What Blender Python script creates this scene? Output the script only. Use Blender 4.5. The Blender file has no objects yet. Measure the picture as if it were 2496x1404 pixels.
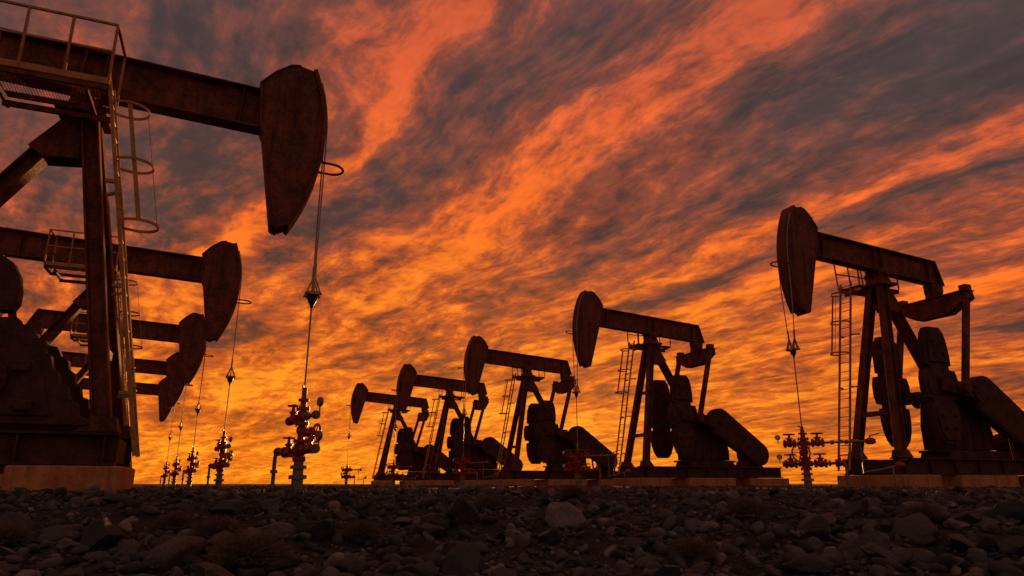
import bpy, bmesh, math, random
import numpy as np
from mathutils import Vector, Matrix, noise
random.seed(7); rng=np.random.default_rng(11)
sc=bpy.context.scene
sc.view_settings.view_transform='Standard'
try: sc.view_settings.look='None'
except Exception: pass
COL=sc.collection
rad=math.radians

# ------------------------------------------------------------ node helper
class G:
    def __init__(s,nt): s.nt=nt; nt.nodes.clear()
    def n(s,t,**kw):
        nd=s.nt.nodes.new(t)
        for k,v in kw.items(): setattr(nd,k,v)
        return nd
    def set(s,inp,v):
        if v is None: return
        if isinstance(v,bpy.types.NodeSocket): s.nt.links.new(v,inp)
        else: inp.default_value=v
    def m(s,op,a,b=None,c=None,clamp=False):
        nd=s.n('ShaderNodeMath',operation=op); nd.use_clamp=clamp
        s.set(nd.inputs[0],a); s.set(nd.inputs[1],b); s.set(nd.inputs[2],c)
        return nd.outputs[0]
    def vec(s,x,y,z=0.0):
        nd=s.n('ShaderNodeCombineXYZ')
        s.set(nd.inputs[0],x); s.set(nd.inputs[1],y); s.set(nd.inputs[2],z); return nd.outputs[0]
    def noise(s,vec,scale=1,detail=5,rough=.5,dist=0):
        nd=s.n('ShaderNodeTexNoise'); s.set(nd.inputs['Vector'],vec)
        nd.inputs['Scale'].default_value=scale; nd.inputs['Detail'].default_value=detail
        nd.inputs['Roughness'].default_value=rough; nd.inputs['Distortion'].default_value=dist
        return nd.outputs[0]
    def ramp(s,f,els,interp='LINEAR'):
        nd=s.n('ShaderNodeValToRGB'); s.set(nd.inputs[0],f); cr=nd.color_ramp; cr.interpolation=interp
        while len(cr.elements)<len(els): cr.elements.new(.5)
        for e,(p,c) in zip(cr.elements,els):
            e.position=p; e.color=(c[0],c[1],c[2],1)
        return nd.outputs[0]
    def mr(s,v,a,b,c=0,d=1,smooth=False):
        nd=s.n('ShaderNodeMapRange'); nd.interpolation_type='SMOOTHSTEP' if smooth else 'LINEAR'
        s.set(nd.inputs[0],v)
        for i,x in zip((1,2,3,4),(a,b,c,d)): s.set(nd.inputs[i],x)
        return nd.outputs[0]
    def mix(s,f,a,b,bt='MIX'):
        nd=s.n('ShaderNodeMix',data_type='RGBA',blend_type=bt)
        s.set(nd.inputs[0],f)
        for i,x in ((6,a),(7,b)):
            if isinstance(x,tuple) and len(x)==3: x=x+(1,)
            s.set(nd.inputs[i],x)
        return nd.outputs[2]

def mat(name,c1,c2,scale=3,rough=.7,metal=0,bump=.3,bscale=30,spec=.5,streak=False):
    m=bpy.data.materials.new(name); m.use_nodes=True; g=G(m.node_tree)
    out=g.n('ShaderNodeOutputMaterial'); b=g.n('ShaderNodeBsdfPrincipled')
    tc=g.n('ShaderNodeTexCoord').outputs['Object']
    n1=g.noise(tc,scale,5,.65); n2=g.noise(tc,scale*7,4,.7)
    f=g.m('ADD',g.m('MULTIPLY',n1,.6),g.m('MULTIPLY',n2,.4))
    f=g.mr(f,.40,.60)
    col=g.mix(f,c1,c2)
    if streak:
        mp=g.n('ShaderNodeMapping'); mp.inputs['Scale'].default_value=(6,6,.5); g.set(mp.inputs[0],tc)
        st=g.noise(mp.outputs[0],1.3,4,.6)
        col=g.mix(g.mr(st,.5,.68,0,.6),col,tuple(c*.45 for c in c2))
    g.set(b.inputs['Base Color'],col)
    g.set(b.inputs['Roughness'],g.mr(n2,.3,.7,rough-.12,min(1,rough+.12)))
    b.inputs['Metallic'].default_value=metal
    b.inputs['Specular IOR Level'].default_value=spec
    bp=g.n('ShaderNodeBump'); bp.inputs['Strength'].default_value=bump; bp.inputs['Distance'].default_value=.02
    g.set(bp.inputs['Height'],g.noise(tc,bscale,4,.7)); g.set(b.inputs['Normal'],bp.outputs[0])
    g.nt.links.new(b.outputs[0],out.inputs[0]); return m

M_rust=mat('rusty_steel',(.27,.062,.024),(.08,.022,.012),2.4,.75,0,.35,25,.3,True)
M_rust_dark=mat('dark_rusty_steel',(.11,.034,.017),(.038,.015,.009),2.8,.75,0,.4,20,.3)
M_ladder=mat('worn_yellow_steel',(.62,.27,.08),(.36,.14,.05),3,.6,.05,.15,40,.35)
M_red=mat('red_valve_paint',(.50,.026,.013),(.24,.014,.009),4,.35,0,.1,60)
M_grey=mat('bare_galvanised_steel',(.30,.22,.17),(.16,.12,.095),5,.4,.4,.1,60)
M_cable=mat('cable_steel',(.45,.30,.2),(.3,.18,.1),6,.4,.6,.1,90)
M_brass=mat('brass_fitting',(.55,.30,.10),(.35,.17,.06),6,.3,.6,.1,90)
M_black=mat('black_rubbery_paint',(.02,.018,.016),(.035,.03,.026),5,.4,0,.1,60)
M_conc=mat('weathered_sunset_tinted_concrete',(.66,.26,.095),(.42,.16,.058),1.8,.9,0,.6,14,.2,True)  # grey concrete with the orange sunset light painted into its base colour
M_dial=mat('gauge_dial',(.7,.66,.6),(.55,.5,.45),5,.3,0,.0,60)

# ------------------------------------------------------------ mesh builder
class B:
    def __init__(s): s.v=[]; s.f=[]
    def add(s,vs,fs):
        o=len(s.v); s.v+= [tuple(p) for p in vs]; s.f+=[tuple(i+o for i in f) for f in fs]; return s
    def box(s,x0,x1,y0,y1,z0,z1):
        x0,x1=sorted((x0,x1)); y0,y1=sorted((y0,y1)); z0,z1=sorted((z0,z1))
        vs=[(x0,y0,z0),(x1,y0,z0),(x1,y1,z0),(x0,y1,z0),(x0,y0,z1),(x1,y0,z1),(x1,y1,z1),(x0,y1,z1)]
        return s.add(vs,[(0,3,2,1),(4,5,6,7),(0,1,5,4),(1,2,6,5),(2,3,7,6),(3,0,4,7)])
    def bar(s,p,q,w,h,up=(0,0,1),off=(0,0)):
        p=Vector(p);q=Vector(q);d=(q-p).normalized();up=Vector(up)
        sd=d.cross(up).normalized(); u=sd.cross(d).normalized()
        vs=[]
        for c in (p,q):
            for a,b in ((-1,-1),(1,-1),(1,1),(-1,1)):
                vs.append(c+sd*(a*w/2+off[0])+u*(b*h/2+off[1]))
        return s.add(vs,[(0,3,2,1),(4,5,6,7),(0,1,5,4),(1,2,6,5),(2,3,7,6),(3,0,4,7)])
    def ibeam(s,p,q,w,h,up=(0,0,1),t=.035):
        s.bar(p,q,t,h-2*t,up); s.bar(p,q,w,t,up,(0,h/2-t/2)); s.bar(p,q,w,t,up,(0,-h/2+t/2)); return s
    def cyl(s,p,q,r,n=16,r2=None):
        p=Vector(p);q=Vector(q);d=(q-p).normalized(); r2=r if r2 is None else r2
        a=Vector((0,0,1)) if abs(d.z)<.9 else Vector((1,0,0))
        e=d.cross(a).normalized(); g=d.cross(e)
        vs=[]
        for c,rr in ((p,r),(q,r2)):
            for i in range(n):
                t=2*math.pi*i/n; vs.append(c+e*(rr*math.cos(t))+g*(rr*math.sin(t)))
        fs=[(i,(i+1)%n,n+(i+1)%n,n+i) for i in range(n)]+[tuple(reversed(range(n))),tuple(range(n,2*n))]
        return s.add(vs,fs)
    def prism(s,prof,y0,y1):
        n=len(prof)
        vs=[(x,y0,z) for x,z in prof]+[(x,y1,z) for x,z in prof]
        return s.add(vs,[tuple(range(n)),tuple(reversed(range(n,2*n)))]+[(i,n+i,n+(i+1)%n,(i+1)%n) for i in range(n)])
    def path(s,pts,r,n=8,closed=False):
        pts=[Vector(p) for p in pts]; N=len(pts); vs=[]; prev=None
        for i,p in enumerate(pts):
            if closed: d=(pts[(i+1)%N]-pts[i-1])
            else: d=pts[min(i+1,N-1)]-pts[max(i-1,0)]
            d.normalize()
            if prev is None:
                a=Vector((0,0,1)) if abs(d.z)<.9 else Vector((1,0,0)); e=d.cross(a).normalized()
            else: e=(prev-d*prev.dot(d)).normalized()
            prev=e; g=d.cross(e)
            for k in range(n):
                t=2*math.pi*k/n; vs.append(p+e*(r*math.cos(t))+g*(r*math.sin(t)))
        fs=[]
        for i in range(N if closed else N-1):
            j=(i+1)%N
            for k in range(n):
                fs.append((i*n+k,i*n+(k+1)%n,j*n+(k+1)%n,j*n+k))
        if not closed: fs+=[tuple(reversed(range(n))),tuple((N-1)*n+k for k in range(n))]
        return s.add(vs,fs)
    def ring(s,c,nrm,R,r,n=24,m=6):
        c=Vector(c);d=Vector(nrm).normalized()
        a=Vector((0,0,1)) if abs(d.z)<.9 else Vector((1,0,0)); e=d.cross(a).normalized(); g=d.cross(e)
        return s.path([c+e*(R*math.cos(2*math.pi*i/n))+g*(R*math.sin(2*math.pi*i/n)) for i in range(n)],r,m,True)
    def lathe(s,c,axis,prof,n=20):
        c=Vector(c);d=Vector(axis).normalized()
        a=Vector((0,0,1)) if abs(d.z)<.9 else Vector((1,0,0)); e=d.cross(a).normalized(); g=d.cross(e)
        vs=[];N=len(prof)
        for r,h in prof:
            for k in range(n):
                t=2*math.pi*k/n; vs.append(c+d*h+e*(r*math.cos(t))+g*(r*math.sin(t)))
        fs=[(i*n+k,i*n+(k+1)%n,(i+1)*n+(k+1)%n,(i+1)*n+k) for i in range(N-1) for k in range(n)]
        fs+=[tuple(reversed(range(n))),tuple((N-1)*n+k for k in range(n))]
        return s.add(vs,fs)
    def rot(s,ang,px,pz,start=0):
        c,k=math.cos(ang),math.sin(ang)
        s.v[start:]=[(px+(x-px)*c-(z-pz)*k,y,pz+(x-px)*k+(z-pz)*c) for x,y,z in s.v[start:]]
        return s
    def obj(s,name,m,parent=None,bevel=0,smooth=False,loc=(0,0,0)):
        me=bpy.data.meshes.new(name); me.from_pydata(s.v,[],s.f); 
        bm=bmesh.new(); bm.from_mesh(me); bmesh.ops.recalc_face_normals(bm,faces=bm.faces); bm.to_mesh(me); bm.free()
        me.materials.append(m)
        o=bpy.data.objects.new(name,me); COL.objects.link(o)
        o.location=loc
        if parent: o.parent=parent
        if smooth:
            for p in me.polygons: p.use_smooth=True
            try: me.set_sharp_from_angle(angle=rad(35))
            except Exception: pass
        if bevel:
            b=o.modifiers.new('bevel','BEVEL'); b.width=bevel; b.segments=1; b.limit_method='ANGLE'; b.angle_limit=rad(40)
        return o
def empty(name,loc,rz=0):
    e=bpy.data.objects.new(name,None); e.empty_display_size=.3; COL.objects.link(e)
    e.location=loc; e.rotation_euler=(0,0,rz); return e
def copy_tree(root):
    def rec(o,par):
        c=o.copy(); COL.objects.link(c)
        if par: c.parent=par
        for k in list(o.children): rec(k,c)
        return c
    return rec(root,None)

# ------------------------------------------------------------ pumpjack
PZ=7.1; R=4.28; PADH=.38
def pumpjack(tilt,left):
    root=empty('pumpjack',(0,0,PADH)); L=(0,0,-PADH)
    def P(b,name,m,par=root,bevel=0,smooth=False): return b.obj(name,m,par,bevel,smooth,L if par is root else (0,0,0))
    # skid
    xf=1.46 if left else 1.64
    b=B()
    for y in (-.92,.92):
        b.box(xf,-6.7,y-.13,y+.13,.38,.42); b.box(xf,-6.7,y-.13,y+.13,.84,.88); b.box(xf,-6.7,y-.02,y+.02,.42,.84)
        x=1.3
        while x>-6.6: b.box(x,x-.03,y-.12,y+.12,.42,.84); x-=1.15
    for x in (xf-.08,-.6,-1.6,-3.6,-5.0,-6.55): b.box(x,x-.14,-.79,.79,.43,.83)
    b.box(-1.2,-6.5,-.785,.785,.80,.835)
    P(b,'skid_base',M_rust_dark)
    # samson post
    b=B()
    for sg in (-1,1):
        b.ibeam((1.2,sg*.86,.9),(.1,sg*.2,6.72),.26,.28,up=(1,0,0))
        b.prism([(.85,.885),(1.45,.885),(1.38,1.12),(1.05,1.12)],sg*.86-.17,sg*.86+.17)
        b.prism([(-.0,6.62),(.06,5.80),(-.50,5.74),(-.74,5.92),(-.22,6.66)],sg*.20-.02,sg*.20+.02)
    b.ibeam((-2.1,0,3.30),(-.12,0,6.62),.34,.28,up=(1,0,0))
    b.box(-2.4,-1.85,-.3,.3,3.36,3.44)
    b.bar((.26,0,5.92),(-.45,0,5.92),.30,.16)
    b.bar((.94,-.7,2.3),(.94,.7,2.3),.10,.16); b.bar((.56,-.47,4.3),(.56,.47,4.3),.10,.14)
    b.box(-.42,.40,-.42,.42,6.66,6.76); b.prism([(-.3,6.76),(.3,6.76),(.2,7.0),(-.2,7.0)],-.3,.3)
    P(b,'samson_post',M_rust,bevel=.008)
    b=B().cyl((0,-.46,PZ),(0,.46,PZ),.12,20)
    for y in (-.34,.22): b.cyl((0,y,PZ),(0,y+.12,PZ),.19,20)
    for y in (-.3,.26):
        for x in (-.2,.2): b.cyl((x,y,6.98),(x,y,7.14),.03,8)
    P(b,'saddle_bearing',M_rust,smooth=True)
    # walking beam
    b=B(); z0,z1=PZ+.10,PZ+.99; T=3.55 if left else 3.2
    b.prism([(-T+.03,z0+.04),(3.02,z0+.04),(2.95,z1-.04),(-T+.35,z1-.04)],-.03,.03)
    b.box(-T,3.05,-.19,.19,z0,z0+.04); b.box(-T+.33,2.95,-.19,.19,z1-.04,z1)
    b.prism([(-T-.01,z0+.045),(-T+.03,z0+.045),(-T+.35,z1-.045),(-T+.31,z1-.045)],-.18,.18)
    for x in (-2.5,-.18,.18,2.6):
        for y in (-1,1): b.box(x-.015,x+.015,y*.032,y*.17,z0+.042,z1-.042)
    b.box(-.35,.35,-.24,.24,PZ+.06,PZ+.098)
    b.rot(tilt,0,PZ); P(b,'walking_beam',M_rust,bevel=.006)
    # horse head
    arc=[(R*math.cos(rad(a)),PZ+R*math.sin(rad(a))) for a in np.linspace(23.3,-27.0,19)]
    arci=[(4.20*math.cos(rad(a)),PZ+4.20*math.sin(rad(a))) for a in np.linspace(23.3,-27.0,19)]
    back=[(3.60,PZ-1.985),(3.48,PZ-1.94),(3.08,PZ-.02),(3.02,PZ+.10),(2.91,PZ+1.0),(2.88,PZ+1.08),(3.14,PZ+1.42),(3.42,PZ+1.66),(3.60,PZ+1.70)]
    b=B(); b.prism(arci+back,-.22,.22)
    b.prism(arc+arci[::-1],-.29,.29)
    for i in range(len(back)-1):
        (xa,za),(xb,zb)=back[i],back[i+1]
        b.bar((xa,0,za),(xb,0,zb),.50,.035,up=(1,0,.3))
    b.rot(tilt,0,PZ); P(b,'horse_head',M_rust,bevel=.006)
    b=B(); zl=PZ-.42; rr=.25
    pts=[(4.2,-rr,zl),(4.48,-rr,zl)]+[(4.48+rr*math.sin(rad(t)),-rr*math.cos(rad(t)),zl) for t in range(15,180,15)]+[(4.48,rr,zl),(4.2,rr,zl)]
    b.path(pts,.026,8); b.rot(tilt,0,PZ)
    P(b,'cable_guard_loop',M_rust,smooth=True)
    # bridle
    zc=3.90+R*math.sin(tilt)*.95; top=rad(19)
    rod_x=R+.02
    b=B()
    for sg in (-1,1):
        pts=[(rod_x*math.cos(a),sg*.24,PZ+rod_x*math.sin(a)) for a in np.linspace(top+tilt,0,10)]
        pts+=[(rod_x,sg*.22,PZ-1.2),(rod_x,sg*.13,zc+.35)]
        b.path(pts,.016,6)
        b.cyl((rod_x,sg*.14,zc+.62),(rod_x,sg*.12,zc+.28),.028,8)
    P(b,'bridle_cable',M_cable,smooth=True)
    b=B()
    for sg in (-1,1):
        b.bar((rod_x,sg*.12,zc+.36),(rod_x,sg*.20,zc+.02),.05,.03,up=(1,0,0)); b.bar((rod_x,sg*.12,zc+.36),(rod_x,sg*.04,zc+.02),.05,.03,up=(1,0,0))
        b.bar((rod_x,sg*.12,zc+.36),(rod_x+.13,sg*.12,zc+.02),.03,.035,up=(0,1,0)); b.bar((rod_x,sg*.12,zc+.36),(rod_x-.13,sg*.12,zc+.02),.03,.035,up=(0,1,0))
    b.box(rod_x-.11,rod_x+.11,-.21,.21,zc-.03,zc+.03)
    b.cyl((rod_x-.16,.13,zc),(rod_x+.16,.13,zc),.025,8); b.cyl((rod_x-.16,-.13,zc),(rod_x+.16,-.13,zc),.025,8)
    car=P(b,'carrier_bar',M_brass)
    B().lathe((rod_x,0,zc-.03),(0,0,-1),[(.10,0),(.10,.05),(.075,.12),(.04,.18),(.028,.24)],12).obj('rod_clamp',M_black,car,0,True)
    P(B().cyl((rod_x,0,zc+.1),(rod_x,0,1.7),.018,8),'polished_rod',M_cable,smooth=True)
    # equalizer
    q=-3.15 if left else -2.80
    tz=math.sin(tilt)*q
    b=B(); ex=q+.12; ez=6.42+tz*1.0+.16
    vs=[];prof=[(-1.36,ez+.06),(-1.40,ez-.20),(-1.1,ez-.34),(-.62,ez-.60),(.62,ez-.60),(1.1,ez-.34),(1.40,ez-.20),(1.36,ez+.06)]
    for x in (ex-.22,ex+.22): vs+=[(x,y,z) for y,z in prof]
    n=8; b.add(vs,[tuple(range(n)),tuple(reversed(range(n,2*n)))]+[(i,n+i,n+(i+1)%n,(i+1)%n) for i in range(n)])
    b.box(ex-.27,ex+.27,-1.40,1.40,ez+.062,ez+.10)
    for sg in (-1,1): b.box(ex-.16,ex+.16,sg*1.25-.13,sg*1.25+.13,ez+.101,ez+.30)
    P(b,'equalizer',M_rust,bevel=.01)
    bx=q*math.cos(tilt); bz=PZ+tz+.0
    b=B(); b.prism([(bx-.30,bz+.09),(bx+.30,bz+.09),(bx+.24,bz-.25),(ex+.16,ez+.1),(ex-.16,ez+.1),(bx-.24,bz-.25)],-.18,.18)
    b.cyl((bx,-.26,bz-.12),(bx,.26,bz-.12),.18,18)
    P(b,'tail_bearing',M_rust,smooth=True)
    # crank + weights
    if left: sx,sz,cx,cz,pin=(-2.5,2.95,-.65,2.0,(-1.9,2.85))
    else: sx,sz,cx,cz,pin=(-2.55,3.0,-.98,3.22,(-1.72,3.12))
    up_=[(.30,1.90),(.46,1.70),(.54,1.40),(.58,1.0),(.58,.62),(.46,.60),(.46,.48)]
    mid=[(.72,.46),(.80,.20),(.80,-.20),(.72,-.46)]
    lo=[(.46,-.48),(.46,-.60),(.62,-.62),(.62,-1.05),(.56,-1.40),(.44,-1.70),(.26,-1.90)]
    def sym(h,k=1,kz=1): return [(cx+u*k,cz+v*kz) for u,v in h]+[(cx-u*k,cz+v*kz) for u,v in h[::-1]]
    lobe=[(-.93,3.50),(-.75,3.60),(-.52,3.60),(-.36,3.50),(-.25,3.3),(-.20,3.05),(-.20,2.85),(-.26,2.72),(-.42,2.70),(-.42,2.60)]
    lobel=[(-1.06,2.55),(-1.06,2.65),(-1.14,2.70),(-1.12,3.1)]
    core=[(-.16,2.62),(-.10,2.52),(.05,2.50),(.12,2.34),(.24,2.28),(.28,2.10),(.38,2.04),(.42,1.84),(.50,1.80),(.54,1.62),(.66,1.58),(.70,1.40),(.82,1.32),(.86,1.14),(1.0,1.08),(1.0,.97),(-1.7,.97),(-1.85,1.5),(-1.6,2.2),(-1.25,2.50)]
    linner=[(.12,2.0),(.34,1.65),(.5,1.1),(-1.4,1.1),(-1.5,1.6),(-1.2,2.2),(-.7,2.4),(-.2,2.30)]
    for sg in (-1,1):
        y0,y1=sg*.80,sg*1.06
        b=B()
        if left:
            b.prism((lobe+core+lobel) if sg<0 else core,y0,y1); b.prism(linner,y1,y1+sg*.035)
            yy=y1+sg*.036
            for q_ in ((.02,1.85),(.14,1.25),(-.9,1.3)): b.box(q_[0]-.12,q_[0]+.12,yy,yy+sg*.05,q_[1]-.08,q_[1]+.08)
            b.cyl((-.45,yy,1.62),(-.45,yy+sg*.06,1.62),.34,24); b.cyl((-.45,yy+sg*.061,1.62),(-.45,yy+sg*.12,1.62),.16,18)
            for t in range(10):
                an=t*math.pi/5; b.cyl((-.45+.27*math.cos(an),yy+sg*.06,1.62+.27*math.sin(an)),(-.45+.27*math.cos(an),yy+sg*.09,1.62+.27*math.sin(an)),.025,6)
        else:
            b.prism(sym(up_+mid+lo),sg*.80,sg*1.04)
            U=[(.24,1.78),(.42,1.45),(.46,1.0),(.46,.72)]; Lw=[(.46,-.72),(.50,-1.1),(.40,-1.55),(.24,-1.78)]
            b.prism(sym(U),sg*1.042,sg*1.10); b.prism(sym(Lw),sg*1.042,sg*1.10)
            b.prism(sym([(.60,.34),(.66,.14),(.66,-.14),(.60,-.34)]),sg*1.042,sg*1.07)
            for u,v in ((.24,1.4),(-.24,1.4),(.24,1.0),(-.24,1.0),(.28,-1.0),(-.28,-1.0),(.22,-1.4),(-.22,-1.4)):
                b.cyl((cx+u,sg*1.10,cz+v),(cx+u,sg*1.17,cz+v),.06,6)
        P(b,'counterweight',M_rust_dark,bevel=.012)
        b=B(); d=Vector((cx+.2-sx,0,cz-sz)); 
        b.bar((sx,sg*1.14,sz),(sx+d.x,sg*1.14,sz+d.z),.11,.42); b.cyl((sx,sg*1.07,sz),(sx,sg*1.24,sz),.30,20)
        for t in (.2,.4,.6,.8):
            e_=Vector((sx,0,sz))+d*t; b.cyl((e_.x,sg*1.19,e_.z),(e_.x,sg*1.24,e_.z),.06,8)
        P(b,'crank_arm',M_rust_dark)
        b=B(); tp=(ex,sg*1.29,ez+.15)
        b.bar(tp,(pin[0],sg*1.29,pin[1]),.14,.22,up=(1,0,0)); b.cyl((pin[0],sg*1.18,pin[1]),(pin[0],sg*1.42,pin[1]),.19,18)
        b.cyl((tp[0],sg*1.2,tp[2]),(tp[0],sg*1.4,tp[2]),.13,14)
        P(b,'pitman_arm',M_rust)
    # gearbox
    b=B(); b.prism([(-1.5,2.0),(-1.7,2.9),(-2.15,3.35),(-2.7,3.35),(-2.95,3.1),(-3.5,2.95),(-3.85,2.3),(-4.0,1.65),(-4.0,1.2),(-1.5,1.2)],-.42,.42)
    b.box(-1.3,-4.3,-.5,.5,1.1,1.18)
    b.prism([(-1.4,.89),(-4.3,.89),(-4.1,1.1),(-1.5,1.1)],-.55,.55)
    for x in (-1.9,-2.4,-2.9,-3.4,-3.8): b.box(x,x-.05,-.46,.46,1.2,2.85 if x>-3.5 else 2.2)
    for i in range(5): b.box(-2.45-i*.06,-2.47-i*.06,-.38,.38,3.352,3.42)
    b.cyl((sx,-1.05,sz),(sx,1.05,sz),.16,18); b.cyl((sx,-.55,sz),(sx,.55,sz),.34,20)
    b.cyl((-3.2,-.6,2.95),(-3.2,.9,2.95),.09,14)
    P(b,'gearbox',M_rust_dark,bevel=.012)
    # belt guard
    A=Vector((-3.2,2.95)); C=Vector((-5.5,1.50)); d=(C-A).normalized(); a0=math.atan2(d.y,d.x)
    prof=[(A.x+.68*math.cos(a0+math.pi/2+t),A.y+.68*math.sin(a0+math.pi/2+t)) for t in np.linspace(0,math.pi,14)]
    prof+=[(C.x+.54*math.cos(a0-math.pi/2+t),C.y+.54*math.sin(a0-math.pi/2+t)) for t in np.linspace(0,math.pi,12)]
    b=B(); b.prism(prof,.62,.96)
    pin_=[(A.x+(x-A.x)*.9 if i<14 else C.x+(x-C.x)*.88,A.y+(z-A.y)*.9 if i<14 else C.y+(z-C.y)*.88) for i,(x,z) in enumerate(prof)]
    b.prism(pin_,.96,.985); b.cyl((A.x,.98,A.y),(A.x,1.06,A.y),.12,14)
    b.bar((-4.3,.8,.88),(-4.2,.8,1.8),.06,.1)
    P(b,'belt_guard',M_rust_dark,bevel=.01)
    b=B(); mx=-5.5; b.cyl((mx,-.45,1.5),(mx,.45,1.5),.34,20); b.cyl((mx,.45,1.5),(mx,.7,1.5),.06,10)
    for i in range(12):
        t=i*math.pi/6; b.box(mx+.34*math.cos(t)-.02,mx+.34*math.cos(t)+.02,-.4,.4,1.5+.34*math.sin(t)-.02,1.5+.34*math.sin(t)+.02)
    b.prism([(mx+.5,.89),(mx-.5,.89),(mx-.3,1.2),(mx+.3,1.2)],-.5,.5)
    P(b,'electric_motor',M_rust_dark)
    # ladder
    b=B(); bot=Vector((1.74,0,.52)); tp=Vector((.50,0,7.0)); yl=-.95; lw=.23
    for y in (yl-lw,yl+lw): b.bar((bot.x,y,bot.z),(tp.x,y,tp.z),.05,.06,up=(1,0,0))
    nr=21
    for i in range(nr):
        c=bot.lerp(tp,(i+.6)/nr); b.cyl((c.x,yl-lw,c.z),(c.x,yl+lw,c.z),.014,6)
    for t in (.15,.42,.7):
        c=bot.lerp(tp,t); b.bar((c.x,yl+lw,c.z),(c.x-.24,yl+.28+.25*t,c.z),.04,.05)
        b.bar((c.x-.02,yl-lw,c.z),(c.x-.16,yl-lw,c.z),.06,.06)
    lad=P(b,'ladder',M_ladder)
    b=B(); hoops=[]
    for zz in (4.4,5.5,6.55):
        t=(zz-bot.z)/(tp.z-bot.z); c=bot.lerp(tp,t)
        h=[(c.x,yl-.24,zz),(c.x+.24,yl-.32,zz)]+[(c.x+.26+.32*math.sin(rad(a)),yl-.32*math.cos(rad(a)),zz) for a in range(0,181,15)]+[(c.x+.24,yl+.32,zz),(c.x,yl+.24,zz)]
        for i in range(len(h)-1): b.bar(h[i],h[i+1],.012,.05)
        hoops.append(c)
    for a_,w_ in ((8,.07),(105,.012)):
        f=lambda c:(c.x+.255+.305*math.sin(rad(a_)),yl-.305*math.cos(rad(a_)),c.z)
        b.bar(f(hoops[0]),f(hoops[2]),.012,w_,up=(1,0,0))
    b.obj('ladder_cage',M_ladder,lad)
    # platform
    b=B(); x0,x1,yi,yo,zp=-1.45,.52,-.36,-1.28,6.78
    b.box(x0,x1,yo,yo+.05,zp-.08,zp+.02); b.box(x0,x1,yi-.05,yi,zp-.08,zp+.02)
    b.box(x0,x0+.05,yo+.05,yi-.05,zp-.08,zp+.02); b.box(x1-.05,x1,yo+.05,yi-.05,zp-.08,zp+.02)
    for i in range(1,40): x=x0+.05+i*(x1-x0-.1)/40; b.box(x-.003,x+.003,yo+.05,yi-.05,zp-.006,zp)
    for i in range(1,16): y=yo+i*(yi-yo)/16; b.box(x0+.05,x1-.05,y-.003,y+.003,zp-.005,zp-.002)
    for x in (x0+.3,x1-.3): b.bar((x,yo,zp-.14),(x,-.15,zp-.14),.06,.10)
    b.bar((x0+.3,yi-.1,zp-.25),(x1,yi-.1,zp-.25),.06,.10)
    plat=P(b,'service_platform',M_rust)
    b=B(); H=1.18; posts=[(x0,yo),(x0+.66,yo),(x0+1.31,yo),(x1,yo),(x0,yi),(x1,yi+.02)]
    lean=.06
    for x,y in posts[:4]: b.bar((x,y,zp+.02),(x,y-lean,zp+H),.04,.04,up=(1,0,0))
    for x,y in (posts[4],posts[5]): b.bar((x,y,zp+.02),(x,y,zp+H),.04,.04,up=(1,0,0))
    for f in (1,.55): b.bar((x0,yo-lean*f,zp+H*f),(x1,yo-lean*f,zp+H*f),.04,.04); 
    for f in (1,.55): b.bar((x0,yo-lean*f,zp+H*f),(x0,yi,zp+H*f),.04,.04)
    b.bar((x1,yo-lean,zp+H),(x1,yi,zp+H),.04,.04)
    b.box(x0,x1,yo-.015,yo-.002,zp+.02,zp+.14)
    b.obj('guard_rail',M_ladder,plat)
    return root

# ------------------------------------------------------------ wellhead
def valve(par,x,z,k=1.2):
    b=B(); b.lathe((x,0,z),(1,0,0),[(.10*k,-.17),(.10*k,-.125),(.05*k,-.12),(.075*k,-.06),(.095*k,0),(.075*k,.06),(.05*k,.12),(.10*k,.125),(.10*k,.17)],16)
    d=Vector((0,0,1)); 
    b.lathe((x,0,z),d,[(.06*k,.05),(.06*k,.13),(.085*k,.135),(.085*k,.17),(.04,.18),(.025,.29)],12)
    v=b.obj('valve',M_red,par,0,True)
    c=Vector((x,0,z))+d*.28
    b=B(); b.ring(c,d,.125*k,.018*k,20,6)
    a=Vector((1,0,0)); e=d.cross(a).normalized()
    for t in range(4):
        q=a*math.cos(t*math.pi/2)+e*math.sin(t*math.pi/2); b.cyl(c,c+q*.12*k,.013,6)
    b.cyl(c-d*.02,c+d*.03,.035,8)
    b.obj('hand_wheel',M_red,v,0,True)
def gauge(par,x,z):
    b=B(); b.cyl((x,0,z-.14),(x,0,z),.015,8); b.lathe((x,-.03,z+.06),(0,1,0),[(.08,0),(.085,.01),(.085,.05),(.078,.06)],18)
    g_=b.obj('pressure_gauge',M_grey,par,0,True)
    B().cyl((x,.031,z+.06),(x,.034,z+.06),.07,18).obj('gauge_dial',M_dial,g_)
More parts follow.
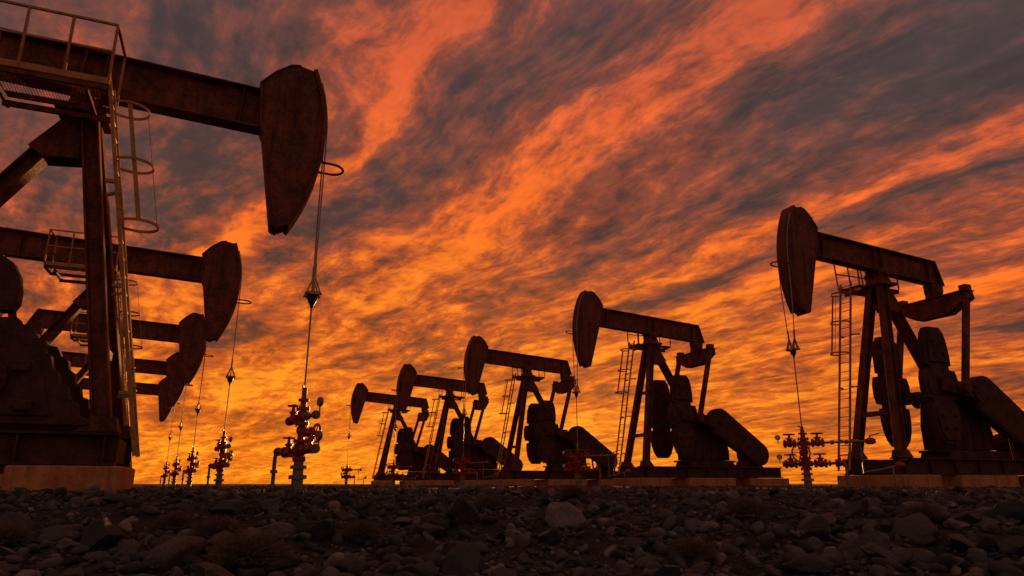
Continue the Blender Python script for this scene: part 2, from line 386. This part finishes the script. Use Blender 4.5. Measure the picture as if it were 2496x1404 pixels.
def wellhead(left):
    root=empty('wellhead',(0,0,0)); k_=.85 if left else 1.3; kb=.82 if left else 1.1
    b=B().lathe((0,0,0),(0,0,1),[(r*(.95 if left else 1.05),h) for r,h in [(.11,-.05),(.11,.18),(.17,.185),(.17,.25),(.10,.26),(.10,.36),(.155,.365),(.155,.42),(.09,.43),(.09,.52)]],24)
    b.obj('casing_pipe',M_grey,root,0,True)
    b=B().lathe((0,0,0),(0,0,1),[(r*kb,h) for r,h in [(.15,.52),(.15,.57),(.095,.58),(.14,.65),(.14,.78),(.09,.83),(.16,.84),(.16,.885),(.075,.89),(.075,.98),(.11,1.02),(.11,1.10),(.075,1.14),(.15,1.15),(.15,1.195),(.08,1.20),(.12,1.27),(.12,1.38),(.07,1.42),(.15,1.43),(.15,1.475),(.065,1.48),(.065,1.58),(.12,1.59),(.12,1.635),(.06,1.64),(.045,1.76)]],24)
    for zz in (.86,1.17,1.45,.54):
        for k in range(8):
            t=k*math.pi/4; b.cyl((.13*kb*math.cos(t),.13*kb*math.sin(t),zz-.05),(.13*kb*math.cos(t),.13*kb*math.sin(t),zz+.05),.015,6)
    b.obj('tree_body',M_red,root,0,True)
    for x,z in (((.40,.70),(-.52,.66),(-.44,1.26)) if left else ((.44,.70),(-.44,.70),(.42,1.32),(-.42,1.32))):
        valve(root,x,z,k_)
    b=B()
    xl=-1.15
    b.cyl((xl+.05,0,.70),(.70,0,.70),.042,12)
    for x in (-.18,.18,.66,-.70,xl+.12): b.cyl((x-.022,0,.70),(x+.022,0,.70),.085,14)
    b.path([(xl+.1,0,.70),(xl+.02,0,.66),(xl,0,.58),(xl,0,-.05)],.038,10); b.cyl((xl,0,.3),(xl,0,.36),.07,12)
    b.obj('flow_pipe',M_grey,root,0,True)
    b=B(); b.cyl((-.6,0,1.30),(.62,0,1.30),.036,12)
    for x in (-.17,.17,.58): b.cyl((x-.02,0,1.30),(x+.02,0,1.30),.08,14)
    b.obj('cross_pipe',M_grey,root,0,True)
    if not left:
        b=B(); b.cyl((-.6,0,1.32),(-1.95,0,1.32),.036,10)
        for x in (-.8,-1.2,-1.5): b.cyl((x,0,1.32),(x-.08,0,1.32),.065,12)
        b.path([(-1.62,0,1.30),(-1.62,0,.9),(-1.62,0,.4)],.022,8)
        b.path([(-1.62,0,.42),(-2.1,0,.5),(-2.6,0,.62)],.030,8); b.path([(-2.4,0,.57),(-2.4,0,-.05)],.028,8)
        b.obj('sampling_pipe',M_grey,root,0,True)
        b=B(); b.lathe((-1.9,0,1.32),(1,0,0),[(.06,-.14),(.10,-.06),(.10,.06),(.06,.14)],12); b.cyl((-1.9,0,1.30),(-1.9,0,1.48),.024,8); b.bar((-1.88,0,1.47),(-2.16,0,1.53),.04,.03)
        b.obj('lever_valve',M_red,root,0,True)
        b=B(); b.lathe((-2.6,0,.62),(1,0,.2),[(.05,-.12),(.09,-.06),(.09,.06),(.05,.12)],12); b.cyl((-2.6,0,.62),(-2.6,0,.75),.02,8); b.bar((-2.58,0,.74),(-2.8,0,.78),.04,.03)
        b.obj('lever_valve',M_red,root,0,True)
        b=B(); b.lathe((-1.0,0,.70),(1,0,0),[(.12,-.12),(.12,-.08),(.07,-.07),(.10,0),(.07,.07),(.12,.08),(.12,.12)],14); b.cyl((-1.0,0,.70),(-1.0,0,.92),.03,8); b.bar((-1.0,0,.92),(-1.22,0,.95),.04,.03)
        b.obj('lever_valve',M_red,root,0,True)
    gauge(root,.78,.86); gauge(root,.72 if left else .78,1.46)
    d=Vector((0,1,0)); kw=.68 if left else 1.1; c=Vector((0,.30 if left else .38,1.02))
    b=B(); b.lathe((0,0,1.02),d,[(.08,.06),(.08,.16),(.11,.165),(.11,.20),(.05,.21),(.03,c.y)],14)
    sv=b.obj('master_valve',M_red,root,0,True)
    b=B(); b.ring(c,d,.24*kw,.024,28,6)
    for t in range(5):
        an=t*2*math.pi/5; b.cyl(c,c+Vector((math.cos(an),0,math.sin(an)))*.235*kw,.015,6)
    b.cyl(c-d*.03,c+d*.04,.045,10); b.obj('hand_wheel',M_red,sv,0,True)
    b=B(); b.cyl((0,0,1.72),(0,0,1.84),.05,12); b.bar((0,-.02,1.80),(.14,-.1,1.86),.03,.04)
    b.obj('stuffing_box',M_grey,root,0,True)
    return root

TH=rad(22); a=Vector((math.cos(TH),math.sin(TH),0))
WL=Vector((-3.91,13.0,0)); DL=Vector((-5.86,10.8,0))
WR=Vector((9.1,21.97,0)); DR=Vector((-6.05,10.77,0))
for left in (True,False):
    pj=pumpjack(rad(-2.6) if left else rad(3.8),left); wh=wellhead(left)
    W0,D=(WL,DL) if left else (WR,DR)
    for k in range(5):
        p=pj if k==0 else copy_tree(pj); w=wh if k==0 else copy_tree(wh)
        W=W0+D*k; ax=a if left else -a
        piv=W-ax*(R+.02)
        p.location=(piv.x,piv.y,PADH); p.rotation_euler=(0,0,TH if left else TH+math.pi); p.scale=(1,1,.984 if left else 1.03)
        w.location=(W.x,W.y,0); w.rotation_euler=(0,0,rad(-50) if left else rad(142))
        p['label']='rusty brown oil pumpjack with its head dipped over a wellhead' if left else 'rusty brown oil pumpjack with raised head and vertical counterweights'
        p['category']='pumpjack'; p['group']='rows of pumpjacks in the oil field'
        w['label']='red wellhead valve tree with hand wheels below a pumpjack'; w['category']='wellhead'; w['group']='wellheads under the pumpjacks'
        rz=p.rotation_euler[2]
        hw=1.06 if left else 1.25
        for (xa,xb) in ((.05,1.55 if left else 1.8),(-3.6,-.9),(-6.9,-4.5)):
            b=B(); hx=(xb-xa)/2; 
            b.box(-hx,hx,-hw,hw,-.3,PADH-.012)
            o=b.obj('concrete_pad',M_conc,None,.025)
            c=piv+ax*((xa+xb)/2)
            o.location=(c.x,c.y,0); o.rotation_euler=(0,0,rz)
            o['label']='stained, sunset-tinted concrete foundation block under a pumpjack'; o['category']='concrete block'; o['group']='concrete foundation blocks'

# ------------------------------------------------------------ ground
def zg(x,y):
    t=(9.3-y)/.5
    sp=.5*(t if t>30 else math.log1p(math.exp(t)))
    z=-1.6*math.tanh(.123*sp/1.6)
    if y<30 and abs(x)<60:
        k=min(1,max(0,(9.6-y)/2.5))
        z+=(.012+.09*k)*(noise.noise(Vector((x*.8,y*.8,0)))+.5*noise.noise(Vector((x*2.1,y*2.1,3))))
    return z
def zgn(x,y): return zg(x,y)-.004
xs=sorted(set(list(np.round(np.arange(-16,16.01,.16),3))+[-4000,-1500,-600,-250,-120,-60,-35,-22,22,35,60,120,250,600,1500,4000]))
ys=sorted(set(list(np.round(np.arange(0,18,.14),3))+[-4000,-1000,-300,-80,-30,-12,-5,-2,20,23,27,33,42,60,90,140,220,400,800,1600,4000]))
vs=[(x,y,zgn(x,y)) for y in ys for x in xs]; nx=len(xs)
fs=[(j*nx+i,j*nx+i+1,(j+1)*nx+i+1,(j+1)*nx+i) for j in range(len(ys)-1) for i in range(nx-1)]
M_ground=mat('stony_soil',(.030,.022,.019),(.06,.043,.036),6,.95,0,1.0,45,.1)
me=bpy.data.meshes.new('ground'); me.from_pydata(vs,[],fs); me.materials.append(M_ground)
for p in me.polygons: p.use_smooth=True
gr=bpy.data.objects.new('ground',me); COL.objects.link(gr); gr['kind']='structure'

def rockmat():
    m=bpy.data.materials.new('volcanic_rock'); m.use_nodes=True; g=G(m.node_tree)
    out=g.n('ShaderNodeOutputMaterial'); b=g.n('ShaderNodeBsdfPrincipled')
    tc=g.n('ShaderNodeTexCoord').outputs['Object']
    r=g.m('FRACT',g.m('ADD',g.n('ShaderNodeObjectInfo').outputs['Random'],g.n('ShaderNodeNewGeometry').outputs['Random Per Island']))
    col=g.ramp(r,[(0,(.030,.028,.030)),(.3,(.075,.065,.064)),(.55,(.135,.105,.095)),(.72,(.045,.042,.046)),(.86,(.26,.205,.18)),(.94,(.12,.072,.058)),(1,(.07,.062,.065))])
    n1=g.noise(tc,9,5,.65)
    col=g.mix(g.mr(n1,.35,.65),col,g.mix(.6,col,(.02,.017,.016)))
    g.set(b.inputs['Base Color'],col); b.inputs['Roughness'].default_value=.8; b.inputs['Specular IOR Level'].default_value=.25
    bp=g.n('ShaderNodeBump'); bp.inputs['Strength'].default_value=.8; bp.inputs['Distance'].default_value=.014
    g.set(bp.inputs['Height'],g.noise(tc,22,5,.7)); g.set(b.inputs['Normal'],bp.outputs[0])
    g.nt.links.new(b.outputs[0],out.inputs[0]); return m
M_rock=rockmat()
def rock_arr(sub,seed):
    r=np.random.default_rng(seed); bm=bmesh.new(); bmesh.ops.create_icosphere(bm,subdivisions=sub,radius=1)
    v=np.array([x.co[:] for x in bm.verts]); f=np.array([[q.index for q in t.verts] for t in bm.faces]); bm.free()
    for _ in range(12):
        n=r.normal(size=3); n/=np.linalg.norm(n); d=r.uniform(.45,.88)
        t=v@n-d; v=v-np.outer(np.where(t>0,t,0)*.93,n)
    for i in range(len(v)):
        p=Vector(v[i]); k=1+.14*noise.noise(p*1.7+Vector((seed,0,0)))+.05*noise.noise(p*5+Vector((0,seed,0))); v[i]*=k
    v*=np.array([r.uniform(1.0,1.5),r.uniform(.75,1.05),r.uniform(.55,.85)])
    return v,f
def tri_mesh(name,V,F,m):
    me=bpy.data.meshes.new(name); me.vertices.add(len(V)); me.vertices.foreach_set('co',V.astype(np.float32).ravel())
    me.loops.add(len(F)*3); me.loops.foreach_set('vertex_index',F.astype(np.int32).ravel())
    me.polygons.add(len(F)); me.polygons.foreach_set('loop_start',np.arange(0,len(F)*3,3,dtype=np.int32))
    me.update(calc_edges=True); me.materials.append(m); return me
def scatter(cnt,sub,nv,rmin,rmax,ymin,ymax,pw,seed,lift=(-.15,.25)):
    vars_=[rock_arr(sub,seed+i) for i in range(nv)]
    Vs=[];Fs=[];off=0
    for i in range(cnt):
        u=rng.random(); y=ymin+(ymax-ymin)*u**1.15; x=rng.uniform(-1,1)*(y*.80+1.2)
        s=rmin*(rmax/rmin)**(rng.random()**pw)
        v,f=vars_[rng.integers(nv)]
        M=Matrix.Rotation(rng.uniform(0,6.283),3,'Z')@Matrix.Rotation(rng.uniform(-.8,.8),3,'X')@Matrix.Rotation(rng.uniform(-.8,.8),3,'Y')
        z=zg(x,y)+s*rng.uniform(*lift)
        Vs.append(v@np.array(M).T*s+np.array([x,y,z])); Fs.append(f+off); off+=len(v)
    return np.concatenate(Vs),np.concatenate(Fs)
A=[scatter(13000,1,10,.014,.044,3.2,12.5,1.3,100),scatter(3600,2,14,.03,.10,3.2,10.2,1.6,200,(0,.45)),scatter(2600,1,6,.03,.085,11,60,1.5,300)]
V=[];F=[];o_=0
for v,f in A: V.append(v);F.append(f+o_);o_+=len(v)
me=tri_mesh('gravel',np.concatenate(V),np.concatenate(F),M_rock)
gv=bpy.data.objects.new('gravel',me); COL.objects.link(gv); gv['kind']='stuff'
big=[]
for i in range(16):
    v,f=rock_arr(4,500+i); big.append(tri_mesh('rock',v,f,M_rock))
for me in big:
    for p in me.polygons: p.use_smooth=True
    try: me.set_sharp_from_angle(angle=rad(22))
    except Exception: pass
for i in range(290):
    y=3.7+5.8*random.random()**1.1; x=random.uniform(-1,1)*(y*.78+.3)
    s=random.uniform(.06,.12) if random.random()<.74 else random.uniform(.12,.22)
    if y>7.8: s=min(s,.10)
    if i==0: x,y,s=.46,6.7,.2
    o=bpy.data.objects.new('rock',big[i%16]); COL.objects.link(o)
    o.location=(x,y,zg(x,y)+s*.25); o.scale=(s,s,s*random.uniform(.75,1.0)); o.rotation_euler=(random.uniform(-.5,.5),random.uniform(-.5,.5),random.uniform(0,6.28))
    o['label']='angular dark volcanic rock lying on stony ground'; o['category']='rock'; o['group']='rocks strewn over the ground'
# ------------------------------------------------------------ shrubs
M_shrub=mat('dry_twigs',(.20,.13,.08),(.10,.066,.045),8,.9,0,.1,50,.2)
def shrub_mesh(seed,n):
    r=random.Random(seed); b=B()
    for i in range(n):
        az=r.uniform(0,6.283); el=math.asin(r.uniform(.02,1)); L=r.uniform(.75,1.05)*(1+.15*noise.noise(Vector((math.cos(az)*2,math.sin(az)*2,seed))))
        d=Vector((math.cos(az)*math.cos(el),math.sin(az)*math.cos(el),math.sin(el)*.8))
        base=Vector((r.uniform(-.15,.15),r.uniform(-.15,.15),0)); w=.008
        sd=d.cross(Vector((r.uniform(-1,1),r.uniform(-1,1),r.uniform(-1,1)))).normalized()
        p0=base; p1=base+d*L*.55+Vector((0,0,.04)); p2=base+d*L+Vector((r.uniform(-.06,.06),r.uniform(-.06,.06),r.uniform(-.06,.06)))
        b.add([p0-sd*w,p0+sd*w,p1+sd*w*.8,p1-sd*w*.8,p2],[(0,1,2,3),(3,2,4)])
        for k in range(4):
            t=r.uniform(.6,.98); q=base+d*L*t; e=(d*.6+Vector((r.uniform(-.9,.9),r.uniform(-.9,.9),r.uniform(-.6,.8)))).normalized()*r.uniform(.05,.13)
            b.add([q-sd*w*.7,q+sd*w*.7,q+e],[(0,1,2)])
    me=bpy.data.meshes.new('shrub'); me.from_pydata([tuple(v) for v in b.v],[],b.f); me.materials.append(M_shrub); return me
sh=[shrub_mesh(i,1600) for i in range(3)]
for i,(x,y,r_) in enumerate([(-2.51,6.21,.25),(-1.88,5.25,.33),(-3.26,7.04,.22),(2.31,7.09,.26),(-4.15,5.98,.23),(-1.29,6.28,.20),(4.0,7.04,.24),(.74,8.7,.20),(1.38,5.57,.2),(-.26,7.86,.2)]):
    o=bpy.data.objects.new('shrub',sh[i%3]); COL.objects.link(o); o.location=(x,y,zg(x,y)+.05); o.scale=(r_,r_,r_*.9); o.rotation_euler=(0,0,i*1.3)
    o['label']='low dry domed desert shrub growing among rocks'; o['category']='shrub'; o['group']='dry shrubs among the rocks'

# ------------------------------------------------------------ world
w=bpy.data.worlds.new('World'); sc.world=w; w.use_nodes=True; g=G(w.node_tree)
out=g.n('ShaderNodeOutputWorld'); bg=g.n('ShaderNodeBackground')
tc=g.n('ShaderNodeTexCoord').outputs['Generated']
sep=g.n('ShaderNodeSeparateXYZ'); g.set(sep.inputs[0],tc); x,y,z=sep.outputs
zc=g.m('ADD',g.m('MAXIMUM',z,0),.12)
u0=g.m('DIVIDE',x,zc); v0=g.m('DIVIDE',y,zc)
u=g.m('ADD',g.m('MULTIPLY',u0,-.58),g.m('MULTIPLY',v0,.81)); v=g.m('ADD',g.m('MULTIPLY',u0,.81),g.m('MULTIPLY',v0,.58))
w1=g.noise(g.vec(g.m('MULTIPLY',u,.9),g.m('MULTIPLY',v,1.2),1.0),1,1,.5)
w2=g.noise(g.vec(g.m('MULTIPLY',u,3.0),g.m('MULTIPLY',v,4.0),4.0),1,2,.5)
vb=g.m('ADD',v,g.m('ADD',g.m('MULTIPLY',g.m('SUBTRACT',w1,.5),.30),g.m('MULTIPLY',g.m('SUBTRACT',w2,.5),.14)))
def gv_(t): return (t,t,t)
band=g.ramp(g.m('DIVIDE',vb,4.0),[(p/4.0,gv_(t)) for p,t in ((.05,.28),(.27,.20),(.42,.44),(.50,.88),(.58,.36),(.72,.28),(.86,.58),(1.05,.78),(1.16,.32),(1.42,.14),(1.60,.34),(1.74,.82),(1.88,.32),(2.08,.62),(2.32,.30),(2.6,.66),(3.0,.34),(3.4,.6),(3.9,.4))],'EASE')
bfade=g.mr(u,1.5,3.2,1.0,.35,True)
bias=g.m('MULTIPLY',g.m('MULTIPLY',g.m('SUBTRACT',band,.5),.27),bfade)
L1=g.noise(g.vec(g.m('MULTIPLY',u,.9),g.m('MULTIPLY',vb,2.0),3.1),1,3,.5)
L2=g.noise(g.vec(g.m('MULTIPLY',u,1.8),g.m('MULTIPLY',vb,6.0),7.0),1,5,.6)
L3=g.noise(g.vec(g.m('MULTIPLY',u,9.0),g.m('MULTIPLY',vb,15.5),2.0),1,6,.68)
L4=g.noise(g.vec(g.m('MULTIPLY',u,6.0),g.m('MULTIPLY',vb,7.5),9.0),1,5,.62)
dn=g.m('ADD',g.m('MULTIPLY',L1,.37),g.m('ADD',g.m('MULTIPLY',L2,.33),g.m('MULTIPLY',L3,.30)))
mott=g.m('MULTIPLY',g.m('SUBTRACT',L4,.5),g.mr(u,1.0,2.4,.10,.34,True))
dn=g.m('ADD',g.m('ADD',dn,bias),mott)
c1=g.mr(dn,.36,.53,0,1,True)
c2=g.mr(dn,.475,.61,0,1,True)
hl=g.m('SQRT',g.m('ADD',g.m('ADD',g.m('MULTIPLY',x,x),g.m('MULTIPLY',y,y)),1e-5))
dh=g.m('DIVIDE',g.m('ADD',g.m('MULTIPLY',x,-.10),g.m('MULTIPLY',y,.995)),hl)
s=g.m('ADD',g.m('MULTIPLY',g.m('ABSOLUTE',z),1.2),g.m('MULTIPLY',g.m('SUBTRACT',1.0,dh),.6))
s=g.m('DIVIDE',s,1.6)
def R_(els): return g.ramp(s,[(p/1.6,c) for p,c in els])
lit=R_([(0,(1.0,.37,.016)),(.12,(1.0,.33,.012)),(.25,(1.0,.25,.011)),(.45,(.97,.165,.016)),(.65,(.74,.118,.034)),(.85,(.48,.09,.045)),(1.05,(.24,.10,.065)),(1.4,(.30,.155,.115))])
midc=R_([(0,(1.0,.25,.009)),(.12,(.88,.17,.008)),(.25,(.62,.105,.012)),(.45,(.38,.074,.028)),(.65,(.25,.066,.042)),(.85,(.17,.062,.050)),(1.05,(.17,.085,.062)),(1.4,(.24,.135,.105))])
drk=R_([(0,(.76,.165,.007)),(.10,(.46,.095,.009)),(.22,(.18,.052,.018)),(.42,(.095,.046,.036)),(.75,(.072,.050,.050)),(1.05,(.12,.068,.056)),(1.4,(.19,.115,.095))])
colr=g.mix(c2,g.mix(c1,drk,midc),lit)
shade=g.mr(g.m('ADD',g.m('MULTIPLY',L3,.5),g.m('MULTIPLY',L2,.5)),.35,.65,.76,1.22)
colr=g.mix(1.0,colr,g.vec(shade,shade,shade),'MULTIPLY')
sky=g.n('ShaderNodeTexSky',sky_type='NISHITA'); sky.sun_disc=False; sky.sun_elevation=rad(4); sky.sun_rotation=rad(3)
colr=g.mix(.0015,colr,sky.outputs[0],'ADD')
g.set(bg.inputs[0],colr); bg.inputs[1].default_value=1.0
g.nt.links.new(bg.outputs[0],out.inputs[0])

sd=bpy.data.lights.new('sun','SUN'); sd.energy=3.5; sd.angle=rad(.5); sd.color=(1,.42,.12)
so=bpy.data.objects.new('sun',sd); COL.objects.link(so)
az=rad(3); el=rad(4); dirv=Vector((math.sin(az)*math.cos(el),math.cos(az)*math.cos(el),math.sin(el)))
so.rotation_euler=dirv.to_track_quat('Z','Y').to_euler()

cam=bpy.data.cameras.new('camera'); cam.lens=36*1676/2496; cam.sensor_width=36; cam.clip_end=9000; cam.clip_start=.05
co=bpy.data.objects.new('camera',cam); COL.objects.link(co); co.location=(0,0,.1); co.rotation_euler=(rad(90+15.9),0,0)
sc.camera=co
